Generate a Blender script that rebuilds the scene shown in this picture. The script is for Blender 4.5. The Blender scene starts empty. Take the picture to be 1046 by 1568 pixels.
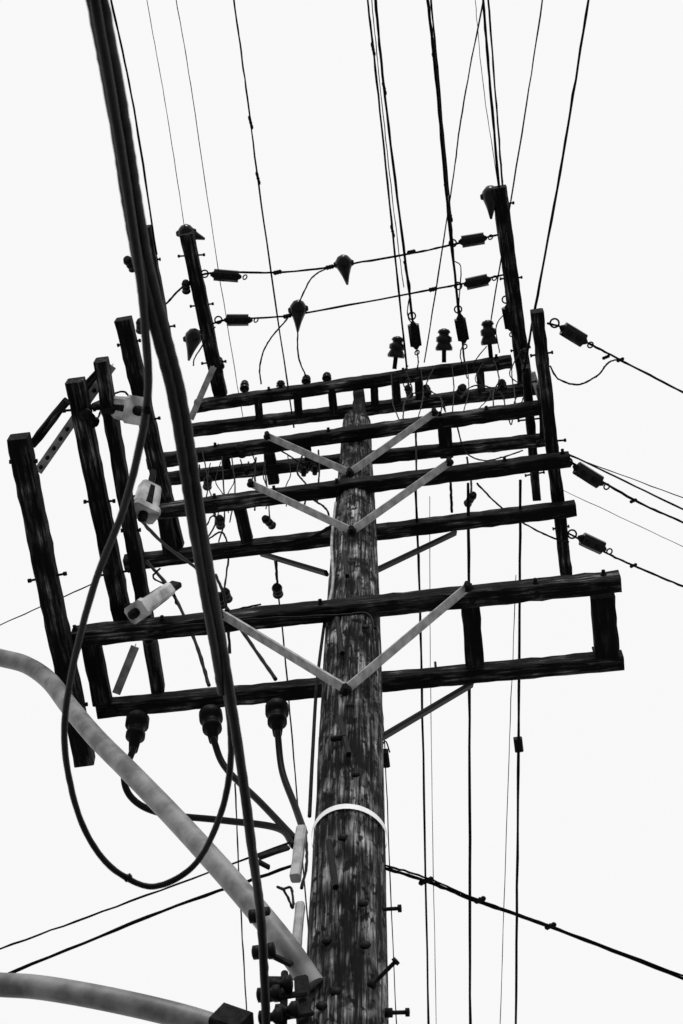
import bpy, math, random
from mathutils import Vector, Matrix, noise
random.seed(3)
# Survey of the structure: every point is a sight bearing (a,b) taken from the survey station,
# intersected with the physical horizontal plane (height above station) or vertical plane (y) it lies on,
# giving true world positions in metres (pole at the origin, z up).
F=2600.
Zc=Vector((35,1000,-2600)).normalized()
Yc=Vector((970,-6794,-2600)); Yc=(Yc-Yc.dot(Zc)*Zc).normalized()
Xc=Yc.cross(Zc)
CAM=Vector((.65543,-4.50255,1.6))
def T(p):
    if isinstance(p,Vector): return p
    c=Vector((p[0]-523,784-p[1],-F)); d=Vector((Xc.dot(c),Yc.dot(c),Zc.dot(c)))
    if len(p)==3: return CAM+d*(p[2]/d.z)
    return CAM+d*((p[3]-CAM.y)/d.y)
sc=bpy.context.scene
w=bpy.data.worlds.new("World"); sc.world=w; w.use_nodes=True
nt=w.node_tree; nt.nodes.clear()
o=nt.nodes.new('ShaderNodeOutputWorld'); b=nt.nodes.new('ShaderNodeBackground')
s=nt.nodes.new('ShaderNodeTexSky'); s.sky_type='NISHITA'; s.sun_disc=False
s.sun_elevation=math.radians(35); s.sun_rotation=math.radians(187)
bw=nt.nodes.new('ShaderNodeRGBToBW'); mx=nt.nodes.new('ShaderNodeMix'); mx.data_type='RGBA'
mx.inputs[0].default_value=.85; mx.inputs[7].default_value=(10.9,10.9,10.9,1)
nt.links.new(s.outputs[0],bw.inputs[0]); nt.links.new(bw.outputs[0],mx.inputs[6])
nt.links.new(mx.outputs[2],b.inputs[0]); b.inputs[1].default_value=.1
nt.links.new(b.outputs[0],o.inputs[0])
sl=bpy.data.lights.new("sun","SUN"); sl.energy=1.5; sl.angle=math.radians(12); so=bpy.data.objects.new("sun",sl)
sc.collection.objects.link(so)
so.rotation_euler=Vector((.12,-1,.7)).to_track_quat('Z','Y').to_euler()
cd=bpy.data.cameras.new("camera"); co=bpy.data.objects.new("camera",cd); sc.collection.objects.link(co)
cd.sensor_fit='VERTICAL'; cd.sensor_height=36; cd.sensor_width=24; cd.lens=F*36/1568
co.matrix_world=Matrix.Translation(CAM)@Matrix((Xc,Yc,Zc)).to_4x4()
cd.clip_end=2000; sc.camera=co
cd.dof.use_dof=True; cd.dof.focus_distance=11; cd.dof.aperture_fstop=9
sc.view_settings.view_transform='Standard'
def newmat(n):
    m=bpy.data.materials.new(n); m.use_nodes=True; return m,m.node_tree,m.node_tree.nodes['Principled BSDF']
def simple(n,c0,c1,rough,scale=30,metal=0,bump=.2,spec=.5,sc3=(1,1,1)):
    m,nt,p=newmat(n)
    tc=nt.nodes.new('ShaderNodeTexCoord'); no=nt.nodes.new('ShaderNodeTexNoise'); no.inputs['Scale'].default_value=scale; no.inputs['Detail'].default_value=8
    rp=nt.nodes.new('ShaderNodeValToRGB'); rp.color_ramp.elements[0].position=.38; rp.color_ramp.elements[1].position=.62
    rp.color_ramp.elements[0].color=(c0,c0,c0,1); rp.color_ramp.elements[1].color=(c1,c1,c1,1)
    bp=nt.nodes.new('ShaderNodeBump'); bp.inputs['Strength'].default_value=bump; bp.inputs['Distance'].default_value=.004
    L=nt.links.new; mp=nt.nodes.new('ShaderNodeMapping'); mp.inputs['Scale'].default_value=sc3
    L(tc.outputs['Object'],mp.inputs[0]); L(mp.outputs[0],no.inputs['Vector']); L(no.outputs['Fac'],rp.inputs[0]); L(rp.outputs[0],p.inputs['Base Color'])
    L(no.outputs['Fac'],bp.inputs['Height']); L(bp.outputs[0],p.inputs['Normal'])
    p.inputs['Roughness'].default_value=rough; p.inputs['Metallic'].default_value=metal; p.inputs['Specular IOR Level'].default_value=spec
    return m
def wood(n,sc3,stops,bump,dist=.02,spots=False):
    m,nt,p=newmat(n); L=nt.links.new; N=nt.nodes.new
    tc=N('ShaderNodeTexCoord'); oi=N('ShaderNodeObjectInfo'); ad=N('ShaderNodeVectorMath'); ad.operation='ADD'
    ml=N('ShaderNodeMath'); ml.operation='MULTIPLY'; ml.inputs[1].default_value=57
    L(oi.outputs['Random'],ml.inputs[0]); L(tc.outputs['Object'],ad.inputs[0]); L(ml.outputs[0],ad.inputs[1])
    mp=N('ShaderNodeMapping'); mp.inputs['Scale'].default_value=sc3; L(ad.outputs[0],mp.inputs[0])
    n1=N('ShaderNodeTexNoise'); n1.inputs['Scale'].default_value=1; n1.inputs['Detail'].default_value=8; n1.inputs['Roughness'].default_value=.7; n1.inputs['Distortion'].default_value=.25; L(mp.outputs[0],n1.inputs[0])
    n2=N('ShaderNodeTexNoise'); n2.inputs['Scale'].default_value=5; n2.inputs['Detail'].default_value=5; L(ad.outputs[0],n2.inputs[0])
    a=N('ShaderNodeMath'); a.operation='MULTIPLY_ADD'; a.inputs[1].default_value=.35; L(n2.outputs[0],a.inputs[0])
    s1=N('ShaderNodeMath'); s1.operation='MULTIPLY'; s1.inputs[1].default_value=.65; L(n1.outputs[0],s1.inputs[0]); L(s1.outputs[0],a.inputs[2])
    rp=N('ShaderNodeValToRGB'); cr=rp.color_ramp
    while len(cr.elements)<len(stops): cr.elements.new(.5)
    for e,(ps,c) in zip(cr.elements,stops): e.position=ps; e.color=(c,c,c,1)
    L(a.outputs[0],rp.inputs[0]); out=rp.outputs[0]
    if spots:
        mp2=N('ShaderNodeMapping'); mp2.inputs['Scale'].default_value=(1,1,.55); L(ad.outputs[0],mp2.inputs[0])
        mp3=N('ShaderNodeMapping'); mp3.inputs['Scale'].default_value=(1,1,.03); L(ad.outputs[0],mp3.inputs[0])
        for vec,scl,lo,hi,dk in ((mp2,26,.38,.46,.05),(mp2,9,.34,.43,.1),(mp3,38,.36,.41,.04)):
            v=N('ShaderNodeTexNoise'); v.inputs['Scale'].default_value=scl; v.inputs['Detail'].default_value=3; L(vec.outputs[0],v.inputs[0])
            r2=N('ShaderNodeValToRGB'); r2.color_ramp.elements[0].position=lo; r2.color_ramp.elements[1].position=hi; r2.color_ramp.elements[0].color=(dk,dk,dk,1)
            L(v.outputs[0],r2.inputs[0]); mm=N('ShaderNodeMix'); mm.data_type='RGBA'; mm.blend_type='MULTIPLY'; mm.inputs[0].default_value=1
            L(out,mm.inputs[6]); L(r2.outputs[0],mm.inputs[7]); out=mm.outputs[2]
    L(out,p.inputs['Base Color']); p.inputs['Specular IOR Level'].default_value=.15
    bp=N('ShaderNodeBump'); bp.inputs['Strength'].default_value=bump; bp.inputs['Distance'].default_value=dist
    L(n1.outputs[0],bp.inputs['Height']); L(bp.outputs[0],p.inputs['Normal']); p.inputs['Roughness'].default_value=.85
    return m
WOOD=wood("weathered_timber",(3,50,50),[(.44,.001),(.51,.004),(.58,.05),(.67,.38)],1,.02)
WOODD=wood("dark_timber",(3,50,50),[(.44,.001),(.52,.004),(.6,.03),(.7,.15)],1,.02)
POLEM=wood("creosoted_pole",(55,55,2.4),[(.42,.002),(.48,.02),(.55,.16),(.64,.7)],1.0,.03,True)
STEEL=simple("galvanised_steel",.2,.38,.55,14)
DSTEEL=simple("rusty_steel",.003,.012,.7,40,spec=.08)
RUB=simple("black_cable_jacket",.002,.005,.5,60,spec=.1)
WIREM=simple("dark_conductor",.002,.006,.7,60,spec=.05)
PORC=simple("glazed_brown_porcelain",.002,.006,.22,10,spec=.22)
LPORC=simple("grey_cutout_housing",.2,.6,.45,9,bump=.4)
WHITE=simple("white_strap",.8,.9,.6,10)
ALU=simple("weathered_aluminium",.08,.24,.5,7,0,bump=.1,spec=.5)
CONC=simple("concrete_paving",.2,.28,.9,2)
def empty(n):
    e=bpy.data.objects.new(n,None); sc.collection.objects.link(e); return e
POLE=empty("utility_pole")
def addmesh(n,vs,fs,mat,M,parent,smooth=False):
    me=bpy.data.meshes.new(n); me.from_pydata(vs,[],fs); me.materials.append(mat)
    if smooth:
        for f in me.polygons: f.use_smooth=True
    ob=bpy.data.objects.new(n,me); sc.collection.objects.link(ob); ob.matrix_world=M
    if parent: ob.parent=parent
    return ob
def frame(p0,p1,up=Vector((0,0,1))):
    d=(p1-p0).normalized()
    if abs(d.dot(up))>.98: up=Vector((0,1,0))
    y=up.cross(d).normalized(); z=d.cross(y)
    return Matrix.Translation(p0)@Matrix((d,y,z)).transposed().to_4x4()
def beam(n,p0,p1,w,t,mat=None,parent=None,jit=.004,ch=.009,offy=0,offz=0,roll=0,taper=1):
    p0=T(p0);p1=T(p1); L=(p1-p0).length; mat=mat or WOOD; parent=parent or POLE
    ns=max(1,int(L/.07)) if jit else 1
    ch=min(ch,w*.3,t*.3); a,c=w/2,t/2
    ring=[(-a+ch,-c),(a-ch,-c),(a,-c+ch),(a,c-ch),(a-ch,c),(-a+ch,c),(-a,c-ch),(-a,-c+ch)]
    vs=[];fs=[]
    for i in range(ns+1):
        k_=1+(taper-1)*i/ns; dx=random.uniform(-.008,.008) if jit else 0
        for (y,z) in ring: vs.append((L*i/ns+dx,y*k_+offy+random.uniform(-jit,jit),z*k_+offz+random.uniform(-jit,jit)))
    for i in range(ns):
        for k in range(8):
            k2=(k+1)%8; fs.append((i*8+k,i*8+k2,(i+1)*8+k2,(i+1)*8+k))
    fs.append(tuple(range(7,-1,-1))); fs.append(tuple(ns*8+k for k in range(8)))
    return addmesh(n,vs,fs,mat,frame(p0,p1)@Matrix.Rotation(roll,4,'X'),parent)
def lathe(n,p0,p1,prof,mat,parent=None,seg=20):
    p0=T(p0);p1=T(p1);L=(p1-p0).length
    vs=[];fs=[]
    for (s_,r_) in prof:
        for k in range(seg):
            a=2*math.pi*k/seg; vs.append((s_*L,r_*math.cos(a),r_*math.sin(a)))
    for i in range(len(prof)-1):
        for k in range(seg):
            k2=(k+1)%seg; fs.append((i*seg+k,i*seg+k2,(i+1)*seg+k2,(i+1)*seg+k))
    fs.append(tuple(range(seg-1,-1,-1))); fs.append(tuple((len(prof)-1)*seg+k for k in range(seg)))
    return addmesh(n,vs,fs,mat,frame(p0,p1),parent or POLE,seg>8)
def crom(pts,n=10):
    if len(pts)<3: return [pts[0].lerp(pts[-1],i/12) for i in range(13)]
    P=[pts[0]*2-pts[1]]+pts+[pts[-1]*2-pts[-2]]; out=[]
    for i in range(1,len(P)-2):
        for k in range(n):
            u=k/n; a,b_,c,d=P[i-1],P[i],P[i+1],P[i+2]
            out.append(.5*((2*b_)+(c-a)*u+(2*a-5*b_+4*c-d)*u*u+(3*b_-a-3*c+d)*u**3))
    out.append(pts[-1]); return out
def tube(n,pts,rad,mat=None,parent=None,jit=0,smooth=True,ext=0,ext0=0,rv=1):
    pts=[T(p) for p in pts]; q=crom(pts) if smooth else pts
    if ext: q=q+[pts[-1]+(pts[-1]-pts[-2]).normalized()*ext]
    if ext0: q=[pts[0]+(pts[0]-pts[1]).normalized()*ext0]+q
    cu=bpy.data.curves.new(n,'CURVE'); cu.dimensions='3D'; sp=cu.splines.new('POLY'); sp.points.add(len(q)-1)
    for i,p in enumerate(q):
        j=Vector([random.gauss(0,jit) for _ in range(3)]) if jit else Vector((0,0,0))
        sp.points[i].co=(*(p+j),1); sp.points[i].radius=1+(random.uniform(-.15,.2)*rv if jit else 0)
    cu.bevel_depth=rad; cu.bevel_resolution=4; cu.use_fill_caps=True; cu.materials.append(mat or RUB)
    for s_ in cu.splines: s_.use_smooth=True
    ob=bpy.data.objects.new(n,cu); sc.collection.objects.link(ob)
    if parent: ob.parent=parent
    return ob
def ringt(n,c,ax,R,rr,mat=None):
    c=T(c); M=frame(c,c+Vector(ax)); pts=[M@Vector((0,R*math.cos(a*math.pi/8),R*math.sin(a*math.pi/8))) for a in range(17)]
    return tube(n,pts,rr,mat or DSTEEL,POLE,smooth=False)
def bolt(p,ax,r=.018,l=.03,wm=None):
    p=T(p); ax=Vector(ax).normalized()
    lathe("washer",p,p+ax*.006,[(0,r*1.7),(1,r*1.7)],wm or STEEL,seg=12); lathe("bolt_head",p+ax*.006,p+ax*l,[(0,r),(1,r)],DSTEEL,seg=6)
def blob(p,r_=.03,ax=(1,.2,0),l=.07,n="wire_clamp",mat=None,par=None):
    p=T(p); ax=Vector(ax).normalized()*l/2
    lathe(n,p-ax,p+ax,[(0,r_*.4),(.15,r_),(.45,r_*.8),(.5,r_*1.1),(.6,r_*.8),(.85,r_),(1,r_*.4)],mat or DSTEEL,par,seg=10)
top=T((547,600,14.9))
prof=[(0,.195),(7.5,.176),(11,.176),(12.5,.163),(13.6,.15),(14.75,.128),(15.6,.118),(15.65,.1)]
def rad(z):
    for (a,ra),(b_,rb) in zip(prof,prof[1:]):
        if z<=b_: return ra+(rb-ra)*(z-a)/(b_-a)
    return prof[-1][1]
H=15.65; NS=120; NR=700; vs=[];fs=[]
def axis(z):
    k=max(0,(z-7.5))/(top.z-7.5); return Vector((top.x*k,top.y*k,z))
for i in range(NR+1):
    z=H*i/NR; c=axis(z); R=rad(z)
    for k in range(NS):
        a=2*math.pi*k/NS; d=Vector((math.cos(a),math.sin(a),0))
        nn=noise.noise(Vector((d.x*6,d.y*6,z*.8)))*.006+noise.noise(Vector((d.x*14,d.y*14,z*1.5)))*.006
        cr=noise.noise(Vector((d.x*9+5,d.y*9,z*.45))); nn-=.016*max(0,1-abs(cr)/.07)
        vs.append(tuple(c+d*(R+nn)))
for i in range(NR):
    for k in range(NS):
        k2=(k+1)%NS; fs.append((i*NS+k,i*NS+k2,(i+1)*NS+k2,(i+1)*NS+k))
fs.append(tuple(NR*NS+k for k in range(NS)))
addmesh("shaft",vs,fs,POLEM,Matrix.Identity(4),POLE,True)
beam("pole_top_extension",axis(15.4)+Vector((.02,0,0)),axis(16.42)+Vector((.02,0,0)),.1,.1,WOODD)
hA,hB,hC,hT=9.7,12.,13.15,14.7
BE=[("crossarm",(112,975,hA),(948,890,hA),.105,.13),("crossarm",(150,1085,hA),(952,1010,hA),.095,.12),
("crossarm",(225,785,hB),(873,703,hB),.1,.12),("crossarm",(190,862,hB),(880,778,hB),.1,.12),
("crossarm",(225,708,hC),(843,622,hC),.1,.12),("crossarm",(235,735,hC),(848,672,hC),.09,.11),
("crossarm",(285,660,hT),(842,592,hT),.1,.12),("crossarm",(300,622,hT),(785,553,hT),.1,.12),
("side_arm",(28,668,9.56),(131,1168,9.56),.125,.13),("side_arm",(115,582,9.83),(190,955,9.83),.11,.12),("side_arm",(155,552,9.83),(243,1055,9.83),.08,.12),
("side_arm",(189,488,12.13),(270,838,12.13),.12,.12),("side_arm",(286,357,14.82),(338,605,14.82),.12,.12),("side_arm",(223,346,13.28),(280,660,13.28),.08,.12),
("side_arm",(764,287,14.82),(806,600,14.82),.13,.12),("side_arm",(822,475,12.13),(867,880,12.13),.09,.12),("side_arm",(805,560,13.28),(822,762,13.28),.07,.12),
("spacer_block",(720,925,hA),(727,1015,hA),.115,.1),("spacer_block",(922,910,hA),(930,1005,hA),.15,.1),("spacer_block",(140,985,hA),(158,1075,hA),.12,.1),("spacer_block",(85,985,hA-.02),(122,990,hA-.02),.07,.1),
("spacer_block",(680,650,hC),(684,700,hC),.11,.1),("spacer_block",(366,775,hB),(378,825,hB),.09,.09),("spacer_block",(412,695,hC),(420,740,hC),.09,.09),
("spacer_block",(250,780,hB),(262,850,hB),.1,.1),("spacer_block",(832,590,hC),(838,680,hC),.1,.1),("spacer_block",(196,800,hB),(215,862,hB),.1,.1),
("frame_tie",(50,680,9.7),(104,612,9.7),.05,.06),("frame_tie",(120,605,9.95),(165,560,9.95),.06,.06)]
for x in (395,455,508,572,606,640,735): BE.append(("spacer_block",(x,608-(x-400)*.14,hT-.02),(x+3,648-(x-400)*.13,hT-.02),.07,.08))
for x in (345,470): BE.append(("spacer_block",(x,690-(x-345)*.12,hC),(x+3,722-(x-345)*.12,hC),.06,.08))
for n,a,b_,ww,tt in BE: beam(n,a,b_,ww,tt,WOODD if n=="spacer_block" else WOOD)
for i,(n,a,b_,ww,tt) in enumerate(BE[:8]):
    p0,p1=T(a),T(b_)
    for k in ([.02,.17,.3,.45,.72,.84,.97] if i in(0,2,4) else [.03,.25,.66,.96]):
        k+=random.uniform(-.015,.015); p=p0.lerp(p1,k)
        if i in (0,2,4,7): bolt(p+Vector((0,-ww/2-.002,random.uniform(-.02,.02))),(0,-1,0),.012,.03,DSTEEL)
        lathe("through_bolt",p+Vector((0,-.0,-tt/2-.025)),p+Vector((0,0,tt/2+.03+.12*(random.random()<.3))),[(0,.008),(1,.008)],DSTEEL,seg=8)
        lathe("nut",p+Vector((0,0,-tt/2-.012)),p+Vector((0,0,-tt/2-.002)),[(0,.02),(1,.02)],DSTEEL,seg=6)
for n,a,b_,ww,tt in BE[8:17]:
    p0,p1=T(a),T(b_)
    for k in (.12,.45,.8):
        p=p0.lerp(p1,k+random.uniform(-.05,.05)); q=Vector((ww/2+random.uniform(.02,.07),random.uniform(-.01,.01),0)); lathe("through_bolt",p-q,p+q,[(0,.014),(.08,.014),(.08,.008),(.92,.008),(.92,.014),(1,.014)],DSTEEL,seg=8)
def angle(n,a,b_,w=.06,m=None):
    beam(n,a,b_,w,.008,m or STEEL,jit=0,ch=.001); beam(n,a,b_,.007,.04,m or STEEL,jit=0,ch=.001,offz=.024)
for a,m,b_ in [((338,940,0,-.3),(530,1056,0,-.2),(716,899,0,-.3)),((385,741,0,-.3),(539,813,0,-.18),(688,708,0,-.3)),((410,668,0,-.3),(536,724,0,-.16),(665,632,0,-.3))]:
    angle("brace",a,m); angle("brace",m,b_)
    for q in (m,a,b_): bolt(T(q)-Vector((0,0,.01)),(0,-1,-.6),.02,.05,DSTEEL)
for a,b_ in [((400,848,0,.38),(500,878,0,.2)),((575,874,0,.2),(697,816,0,.38)),((580,1132,0,.2),(722,1048,0,.4))]:
    beam("rear_brace",a,b_,.05,.03,RUB,jit=0)
for a,b_ in [((58,722,9.9),(150,590,9.9)),((150,590,9.9),(172,560,9.9)),((292,642,14.6),(327,562,14.6)),((207,990,9.85),(178,1062,9.85)),((815,570,14.6),(828,612,14.6))]: angle("angle_iron",a,b_,.055)
for k in range(9):
    q=T((58,722,9.88)).lerp(T((150,590,9.88)),k/9+.05); blob(q,.012,(0,0,1),.03,"rivet")
def wire(n,pts,r_,ext=40,jit=.0012):
    return tube(n,pts,r_,WIREM,None,jit,ext0=ext)
W=[([(170,0,13.3),(205,165,13.3),(240,390,13.3)],.008),([(225,0,14.8),(255,170,14.8),(283,350,14.8)],.003),
 ([(270,0,14.8),(292,130,14.8),(330,385,14.8),(372,640,14.8)],.0035),([(358,0,14.7),(375,120,14.7),(400,310,14.7),(450,655,14.7)],.007),
 ([(563,0,14.8),(577,125,14.8),(605,390,14.8),(626,595,14.8)],.009),([(575,0,14.8),(590,150,14.8),(620,395,14.8),(633,500,14.8)],.011),
 ([(569,0,14.8),(585,160,14.8),(604,330,14.8),(618,440,14.8)],.004),
 ([(655,0,14.8),(668,120,14.8),(685,310,14.8),(704,490,14.8)],.013),([(660,0,14.9),(674,150,14.9),(690,330,14.9),(697,420,14.9),(712,560,14.9)],.008),
 ([(740,0,14.8),(752,150,14.8),(768,330,14.8),(777,475,14.8)],.011),([(748,0,14.9),(760,160,14.9),(770,290,14.9)],.008),
 ([(740,0,14.2),(708,170,14.2),(690,300,14.2),(650,555,14.2)],.006),([(831,0,14.2),(795,230,14.2),(750,500,14.2)],.006),
 ([(901,0,13.2),(862,240,13.2),(820,470,13.2),(802,570,13.2)],.01),([(728,0,14.5),(740,130,14.5),(765,300,14.5)],.003)]
for pts,r_ in W: wire("power_line",pts,r_)
for pts,ks in ((W[3][0],(.45,.6)),(W[4][0],(.2,.62)),(W[5][0],(.3,)),(W[7][0],(.25,.63)),(W[8][0],(.5,)),(W[9][0],(.6,))):
    for k in ks:
        f=k*(len(pts)-1); i=int(f); q=T(pts[i]).lerp(T(pts[i+1]),f-i); blob(q,.014,(.1,1,0),.12,"line_tie")
for pts,r_ in [([(637,750,12),(645,1000,12),(656,1568,12)],.009),([(717,740,12),(719,1100,12),(720,1568,12)],.011),
 ([(797,735,12),(794,1140,12),(790,1568,12)],.011),([(790,880,13),(778,1200,13),(766,1568,13)],.0035),([(658,760,13),(660,1100,13),(668,1568,13)],.003),
 ([(420,850,12),(436,1000,12),(456,1230,12)],.006),([(360,1200,12),(368,1380,12),(379,1568,12)],.006),([(583,1060,10),(590,1165,10),(607,1568,10)],.004)]:
    wire("power_line",pts[::-1],r_)
for pts,r_ in [([(838,495,12.1),(862,502,12.1),(900,525,12.1),(950,551,12.1),(1046,601,12.1)],.008),([(868,815,12),(925,845,12),(970,866,12),(1046,898,12)],.008),
 ([(870,705,12),(970,765,12),(1046,800,12)],.009),([(870,695,12),(1046,780,12)],.007),([(850,690,12.5),(1046,762,12.5)],.004),([(850,745,12),(1046,837,12)],.0025),
 ([(583,1328,7.0),(655,1350,7),(730,1380,7),(840,1418,7),(1046,1498,7)],.008),([(583,1323,7.0),(655,1345,7),(730,1377,7),(840,1417,7),(1046,1494,7)],.005),
 ([(445,1290,7.2),(200,1380,7.2),(0,1453,7.2)],.005),([(450,1325,7.1),(250,1395,7.1),(0,1497,7.1)],.008),([(150,890,10),(0,957,10)],.004)]:
    wire("guy_wire",pts[::-1],r_)
for pts,r_ in [([(250,470,14.8),(285,435,14.8),(325,418,14.8),(425,417,14.8),(505,409,14.8),(630,388,14.8),(700,373,14.8),(770,358,14.8)],.009),
 ([(300,510,14.8),(345,490,14.8),(450,482,14.8),(663,443,14.8),(715,433,14.8),(775,420,14.8)],.009)]:
    tube("span_wire",pts,r_,WIREM,POLE,.001)
for p in [(425,417,14.8),(630,386,14.8),(505,409,14.8),(440,484,14.8),(663,443,14.8)]: blob(p,.022,(1,-.1,0),.08)
J=[([(505,409,14.8),(478,425,14.75),(457,465,14.7)],.007),([(445,482,14.8),(410,525,14.75),(398,560,14.7),(400,588,14.7)],.007),([(456,500,14.7),(457,545,14.7),(470,580,14.7)],.007),
 ([(330,500,14.8),(300,545,14.7),(296,560,14.6)],.006),([(697,400,14.8),(706,412,14.8),(703,470,14.8),(712,490,14.8)],.005),([(777,475,14.8),(760,500,14.7),(765,540,14.7)],.005),
 ([(625,560,14.8),(615,575,14.6),(625,600,14.5),(655,600,14.4)],.005),([(712,520,14.8),(705,545,14.6),(716,580,14.5)],.005),([(638,530,14.8),(640,560,14.7),(628,590,14.6)],.006),([(618,400,14.8),(628,440,14.8),(624,480,14.8),(633,500,14.8)],.005),
 ([(783,505,14.8),(792,530,14.6),(800,560,14.4),(812,580,14.2)],.006),([(745,530,14.7),(725,560,14.6),(738,590,14.4),(700,610,14.3)],.005),
 ([(680,618,14.3),(682,630,14.2),(676,608,14.2),(700,605,14.2),(730,590,14.3),(765,600,14.3),(775,625,14.),(783,650,13.8),(790,610,14),(810,610,14),(832,640,13.9)],.006),
 ([(842,560,12.1),(855,580,12.1),(885,589,12.1),(915,575,12.1),(932,555,12.1),(950,550,12.1)],.007),
 ([(205,785,12),(250,832,11.5),(310,880,11),(370,965,10.4),(422,1040,9.8)],.012),([(225,860,11),(262,905,10.7),(298,980,10.2),(320,1050,9.8)],.012),([(330,880,10.5),(345,920,10.3),(352,1000,10)],.01),
 ([(345,850,12),(358,836,12),(420,836,11.95),(470,826,11.95),(508,806,11.95)],.014),([(228,968,9.62),(262,960,9.62),(400,948,9.62),(520,942,9.55),(562,940,9.55),(574,962,9.4)],.008),
 ([(240,955,9.8),(330,940,9.8),(400,925,9.8)],.006),
 ([(730,740,12.2),(762,772,12.1),(800,800,12),(845,823,12),(872,830,12)],.007),([(715,700,12.8),(722,745,12.5),(718,780,12.2)],.008),([(697,640,13.2),(712,690,13),(740,705,12.8),(770,700,12.8),(800,690,13)],.006),
 ([(690,738,12.1),(692,785,12.1)],.01),([(637,660,13.2),(638,740,12.5)],.008),([(480,765,12.1),(500,780,12.),(505,800,11.9)],.008),
 ([(340,700,13),(344,790,12.3),(335,830,12.1)],.006),([(325,760,12.5),(330,800,12.3),(318,825,12.1),(340,815,12.1),(350,845,12.1),(344,900,11.2)],.007),([(405,700,13.1),(408,740,12.7),(414,800,12.4)],.006),
 ([(423,860,11.9),(425,905,11.9)],.01),([(300,700,13),(303,760,12.4)],.006),([(430,690,13),(470,712,13),(500,705,13),(520,720,13)],.006),([(310,690,13),(318,740,12.6),(312,790,12.3)],.005),([(355,700,13),(360,750,12.6),(352,800,12.3)],.005),([(385,690,13),(392,715,13),(386,735,12.9)],.005),([(300,790,12.2),(315,805,12.2),(325,790,12.2),(340,800,12.2)],.006),
 ([(205,620,9.9),(190,600,9.9),(165,610,9.9),(150,640,9.9)],.006),([(230,770,10),(205,760,10),(190,790,10)],.006),([(245,870,9.8),(235,885,9.8),(262,900,9.8),(270,925,9.8)],.006),
 ([(425,1358,0,-.25),(436,1365,0,-.25),(448,1390,0,-.2),(446,1360,0,-.2),(432,1362,0,-.2)],.006),([(468,1275,8.0),(470,1320,7.6),(462,1360,7.3)],.008)]
R=random.Random(11)
for x in (600,622,645,668,690,712,735,755,778,800,818):   # leads dropping from the top pair to the next pair
    a=x+R.uniform(-8,8); y=572-(x-600)*.13; m=R.uniform(-14,14)
    J.append(([(a,y,14.6),(a+m,y+28,14.3),(a-m*.6+4,y+48,13.9),(a+R.uniform(-8,14),y+72,13.3)],R.choice([.004,.005,.006])))
for x in (305,322,338,352,368,392,408,440,465,488):
    y=712-(x-300)*.12; m=R.uniform(-10,10)
    J.append(([(x,y,13.1),(x+m,y+30,12.7),(x-m*.5,y+52,12.4),(x+R.uniform(-5,9),y+80,12.1)] if R.random()<.6 else [(x,y,13.1),(x+m+8,y+16,13.),(x+22,y+4,13.05)],R.choice([.004,.005,.007])))
for pts,r_ in J: tube("jumper_wire",pts,r_,RUB,POLE,.001)
def strain(a,b_,r_=.05):
    a=T(a);b_=T(b_)
    d=(b_-a).normalized(); L=(b_-a).length
    beam("strain_insulator",a+d*L*.12,b_-d*L*.12,r_*1.7,r_*1.3,PORC,jit=.001,ch=.025)
    lathe("clevis",a,b_,[(0,.012),(.1,.03),(.16,.03),(.2,.012),(.8,.012),(.84,.03),(.9,.03),(1,.012)],DSTEEL)
    for k in(.33,.67):
        p=a.lerp(b_,k); lathe("clevis_pin",p-Vector((0,0,r_*.95)),p+Vector((0,0,r_*.95)),[(0,.018),(1,.018)],DSTEEL,seg=10)
    ringt("shackle",a-d*.05,(0,.4,1),.032,.007); ringt("shackle",b_+d*.03,(.3,.4,.4),.022,.006)
for a,b_ in [((322,420,14.8),(370,424,14.8)),((343,490,14.8),(387,490,14.8)),((702,371,14.8),(746,364,14.8)),((710,436,14.8),(752,427,14.8)),
 ((632,492,14.8),(638,535,14.8)),((703,482,14.8),(711,526,14.8)),((776,467,14.8),(783,507,14.8)),((858,500,12.1),(899,525,12.1)),((885,822,12),(928,842,12)),((878,713,12),(924,742,12))]:
    strain(a,b_,.06)
def pin(a,b_,r_=.07):
    a=T(a);b_=T(b_); lathe("insulator_pin",a,b_,[(0,.02),(1,.02)],DSTEEL)
    lathe("pin_insulator",a.lerp(b_,.35),b_,[(0,.03),(0,r_),(.12,r_*1.05),(.35,r_*.75),(.4,r_*.95),(.6,r_*.95),(.68,r_*.6),(.76,r_*.6),(.82,r_*.8),(.95,r_*.6),(1,.01)],PORC)
for a,b_ in [((604,565,14.75),(610,515,14.85)),((680,555,14.75),(680,503,14.85)),((752,548,14.75),(746,490,14.85))]: pin(a,b_,.075)
for a,b_ in [((374,603,14.75),(375,584,14.9)),((338,570,14.75),(335,548,14.9)),((468,590,14.75),(470,576,14.85)),((430,597,14.75),(430,583,14.8)),((800,550,14.7),(797,532,14.85)),((340,702,13.1),(339,683,13.2)),((465,728,12.95),(466,710,13.05)),((482,726,12.95),(483,708,13.05)),
 ((655,610,14.6),(652,590,14.7)),((735,575,14.7),(733,556,14.8)),((770,600,14.6),(768,582,14.7)),((500,585,14.75),(501,572,14.85))]: pin(a,b_,.042)
for p in [(800,545,14.6),(370,690,13.1),(412,800,12.3),(337,800,12.3),(425,905,11.9),(347,912,10.6),(338,920,10.6),(137,640,9.8),(285,440,14.8),(200,405,13.3),(215,500,13.3),(230,985,9.8),(720,765,12.2),(705,600,14.2),(626,600,14.5),(318,740,12.8)]:
    q=T(p); s_=random.uniform(.8,1.1); v=Vector((random.uniform(-.03,.03),.06,.05)); lathe("spool_insulator",q-v,q+v,[(0,.015),(0,.03*s_),(.2,.04*s_),(.35,.02),(.45,.036*s_),(.6,.036*s_),(.7,.02),(.85,.04*s_),(1,.02)],RUB,seg=14)
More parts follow.
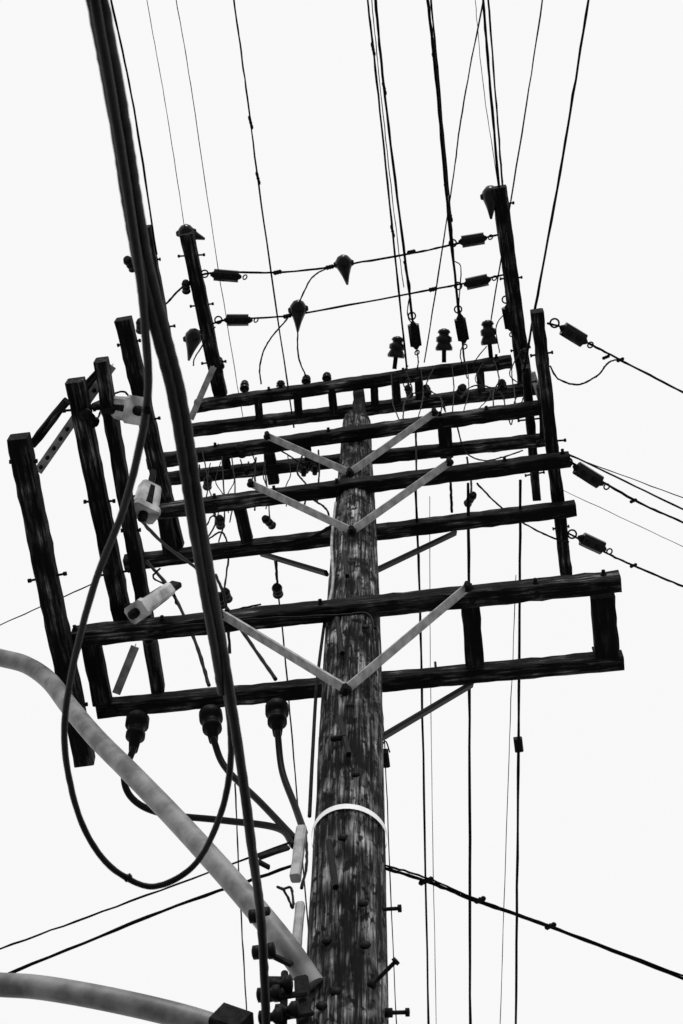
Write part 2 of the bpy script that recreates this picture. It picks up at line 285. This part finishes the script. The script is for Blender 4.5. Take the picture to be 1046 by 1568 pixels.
def drop(a,b_,r_=.075):
    lathe("line_clamp_cover",a,b_,[(0,.01),(.05,r_*.6),(.2,r_),(.35,r_),(.5,r_*.75),(.7,r_*.45),(1,.01)],PORC)
    a=T(a);b_=T(b_); p=a.lerp(b_,.3); x=Vector((.09,0,0)); lathe("cover_sleeve",p-x,p+x,[(0,.02),(.2,.04),(.8,.04),(1,.02)],RUB,seg=12)
for a,b_ in [((524,390,14.8),(532,436,14.8)),((457,459,14.8),(456,508,14.8)),((751,285,14.9),(752,335,14.7)),((273,352,14.9),(314,366,14.9)),((299,503,14.6),(289,552,14.6))]: drop(a,b_)
def cutout(a,b_,w_,roll):
    A,B=T(a),T(b_); d=(B-A).normalized()
    beam("fused_cutout_box",A,B,w_,w_*.7,LPORC,jit=.002,ch=.02,roll=roll,taper=.85)
    beam("cutout_lid",A-d*.025,A+d*.015,w_*1.15,w_*.85,LPORC,jit=0,ch=.02,roll=roll)
    beam("cutout_door",A+d*.03,B-d*.03,w_*.3,w_*.8,DSTEEL,jit=0,ch=.01,roll=roll,taper=.85)
    beam("cutout_bracket",B,B+d*.12,.04,.08,DSTEEL,jit=0); blob(A-d*.05,.03,d,.08,"cutout_terminal"); beam("cutout_hanger",A.lerp(B,.3)-Vector((.14,0,0)),A.lerp(B,.3),.04,.03,DSTEEL,jit=0)
cutout((205,628,9.7),(165,622,9.9),.15,.5); cutout((221,782,9.9),(230,745,10.1),.16,.4); cutout((212,935,9.5),(255,905,9.8),.14,.9)
def pothead(a,b_):
    lathe("cable_terminator",T(a),T(b_),[(0,.05),(.1,.075),(.3,.075),(.32,.055),(.5,.05),(.52,.062),(.62,.062),(.64,.04),(1,.028)],RUB)
for a,b_ in [((212,1095,9.6),(204,1150,9.3)),((322,1088,9.6),(327,1135,9.3)),((424,1078,9.6),(425,1125,9.3))]: pothead(a,b_)
for pts in [[(425,1120,9.3),(432,1180,9.),(452,1235,8.6),(466,1275,8.2)],[(326,1130,9.3),(345,1175,9.1),(400,1230,8.7),(452,1285,8.2)],[(205,1145,9.3),(190,1190,9.1),(205,1225,9),(250,1246,8.9),(340,1256,8.7),(425,1268,8.4),(450,1295,8.1)]]:
    tube("riser_cable",pts,.021,RUB,POLE)
tube("riser_moulding",[(514,770,0,-.1),(508,830,0,-.12),(510,890,0,-.14),(500,940,0,-.12)],.01,STEEL,POLE)
tube("riser_moulding",[(500,930,0,-.12),(486,1040,0,-.1),(479,1150,0,-.1),(474,1250,0,-.08)],.01,DSTEEL,POLE)
beam("cable_guard",(462,1270,0,-.16),(452,1345,0,-.16),.05,.05,STEEL,jit=.002); beam("cable_guard",(460,1385,0,-.16),(450,1495,0,-.16),.04,.045,STEEL,jit=.002)
for a,b_ in [((527,845),(532,882)),((516,948),(524,1000)),((519,1098),(534,1155)),((504,1290),(514,1358)),((505,1132),(532,1128))]:
    beam("step_iron",(*a,0,-.21),(*b_,0,-.22),.03,.03,RUB,jit=.002)
for a,b_ in [((578,1393,0,-.05),(612,1391,0,-.05)),((566,1512,0,-.12),(606,1472,0,-.2)),((590,1551,0,-.05),(624,1550,0,-.05))]:
    A,B=T(a),T(b_); tube("pole_step",[A,B],.009,DSTEEL,POLE); d=(B-A).normalized(); lathe("step_head",B-d*.008,B+d*.008,[(0,.018),(1,.018)],DSTEEL,seg=12); lathe("step_head",A-d*.0,A+d*.03,[(0,.02),(1,.02)],DSTEEL,seg=12)
for p in [(556,1383),(525,1282),(560,1447),(515,1518),(500,1440),(545,1185),(560,960),(540,915),(535,1080),(492,1540)]:
    q=T((*p,0,-.175)); lathe("knot",q,q-Vector((0,.012,.002)),[(0,.026),(.5,.02),(1,.01)],RUB,seg=10)
z=8.9; c=axis(z); vs=[];fs=[]
for k in range(49):
    a=2*math.pi*k/48
    for (dr,dz) in ((.187,-.02),(.19,.02)): vs.append((c.x+dr*math.cos(a),c.y+dr*math.sin(a),z+dz+.01*math.sin(a*2)))
for k in range(48): fs.append((2*k,2*k+2,2*k+3,2*k+1))
addmesh("strap_band",vs,fs,WHITE,Matrix.Identity(4),POLE)
beam("rack_bar",(436,1490,0,-.25),(432,1640,0,-.25),.03,.03,DSTEEL,jit=0); beam("rack_bar",(462,1500,0,-.2),(470,1640,0,-.2),.06,.05,DSTEEL,jit=.002)
for p in [(398,1400),(404,1455),(412,1520),(415,1555),(430,1505),(440,1545)]:
    q=T((*p,0,-.3)); lathe("rack_spool",q-Vector((.05,0,.01)),q+Vector((.05,0,-.01)),[(0,.015),(.05,.03),(.3,.03),(.45,.018),(.55,.018),(.7,.035),(.95,.035),(1,.015)],RUB,seg=12)
for a,b_ in [((412,1460),(448,1478)),((410,1530),(470,1520)),((400,1500),(440,1500)),((418,1560),(480,1550)),((396,1320),(412,1328)),((398,1312),(440,1298))]: beam("rack_clamp",(*a,0,-.28),(*b_,0,-.24),.02,.03,DSTEEL,jit=.002)
q=T((794,1141,12)); beam("line_splice",q-Vector((0,.06,0)),q+Vector((0,.06,0)),.07,.05,RUB,jit=.001)
beam("wire_block",(588,1150,10),(590,1172,10),.06,.06,DSTEEL); tube("wire_bail",[(580,1152,10),(590,1135,10),(597,1152,10)],.005,DSTEEL,POLE)
for p in [(655,1348,7),(843,1418,7),(735,1378,7),(950,551,12.1),(928,547,12.1),(970,767,12),(970,866,12),(650,1350,7)]: blob(p,.014,(1,-.3,0),.06)
SC=empty("service_cable")
cen=[(135,-60,3.6),(148,0,3.6),(167,100,3.7),(185,200,3.8),(200,300,3.9),(218,400,4.),(243,500,4.1),(269,600,4.2),(286,700,4.3),(301,800,4.4),(318,900,4.55),(336,1000,4.7),(352,1100,4.8),(367,1200,4.9),(380,1300,5.0),(393,1400,5.15),(399,1500,5.2),(402,1580,5.25)]
tube("main_strand",[(a+6,b_,c) for a,b_,c in cen],.0165,RUB,SC,.0004,ext0=15,rv=.25)
tube("upper_strand",[(a-6,b_,c-.02) for a,b_,c in cen[:12]]+[(340,1060,4.78)],.0145,RUB,SC,.0004,ext0=15,rv=.25)
tube("drip_loop",[(132,-60,3.53),(145,0,3.53),(180,200,3.72),(211,400,3.93),(222,500,4.05),(225,620,4.2),(192,770,4.4),(143,900,4.6),(108,1040,4.8),(99,1140,4.9),(118,1240,5),(150,1305,5.05),(190,1342,5.1),(240,1357,5.1),(300,1322,5.1),(340,1240,5),(354,1150,4.92),(345,1050,4.8),(334,1000,4.7)],.0108,RUB,SC,.0002,ext0=15,rv=.2)
blob((225,629,4.2),.014,(0,1,0),.02,"splice",RUB,SC); blob((196,1344,5.1),.014,(1,-.3,0),.03,"splice",RUB,SC)
SL=empty("street_lamp")
tube("mast_arm",[(0,1007,0,-.35),(40,1018,0,-.35),(75,1042,0,-.35),(107,1083,0,-.35),(150,1133,0,-.34),(200,1183,0,-.33),(260,1245,0,-.32),(320,1310,0,-.3),(380,1378,0,-.28),(440,1452,0,-.24),(480,1510,0,-.15)],.053,ALU,SL,ext0=1.2)
SL2=empty("street_lamp")
tube("mast_arm",[(0,1508,0,-.4),(60,1512,0,-.4),(150,1527,0,-.38),(250,1549,0,-.35),(330,1572,0,-.3),(480,1625,0,-.2)],.05,ALU,SL2,ext0=1)
beam("clamp",(335,1566,0,-.31),(375,1580,0,-.3),.12,.12,DSTEEL,SL2,jit=.001)
for S_,a,b_ in ((SL,(0,1007,0,-.35),(40,1018,0,-.35)),(SL2,(0,1508,0,-.4),(60,1512,0,-.4))):
    A,B=T(a),T(b_); d=(A-B).normalized(); e=A+d*1.15
    beam("lamp_housing",e,e+d*.6,.26,.12,STEEL,S_,jit=0,ch=.03,taper=.7)
    lathe("lamp_lens",e+d*.3-Vector((0,0,.05)),e+d*.3-Vector((0,0,.13)),[(0,.11),(.5,.09),(1,.02)],LPORC,S_)
addmesh("ground",[(-800,-800,0),(800,-800,0),(800,800,0),(-800,800,0)],[(0,1,2,3)],CONC,Matrix.Identity(4),None)
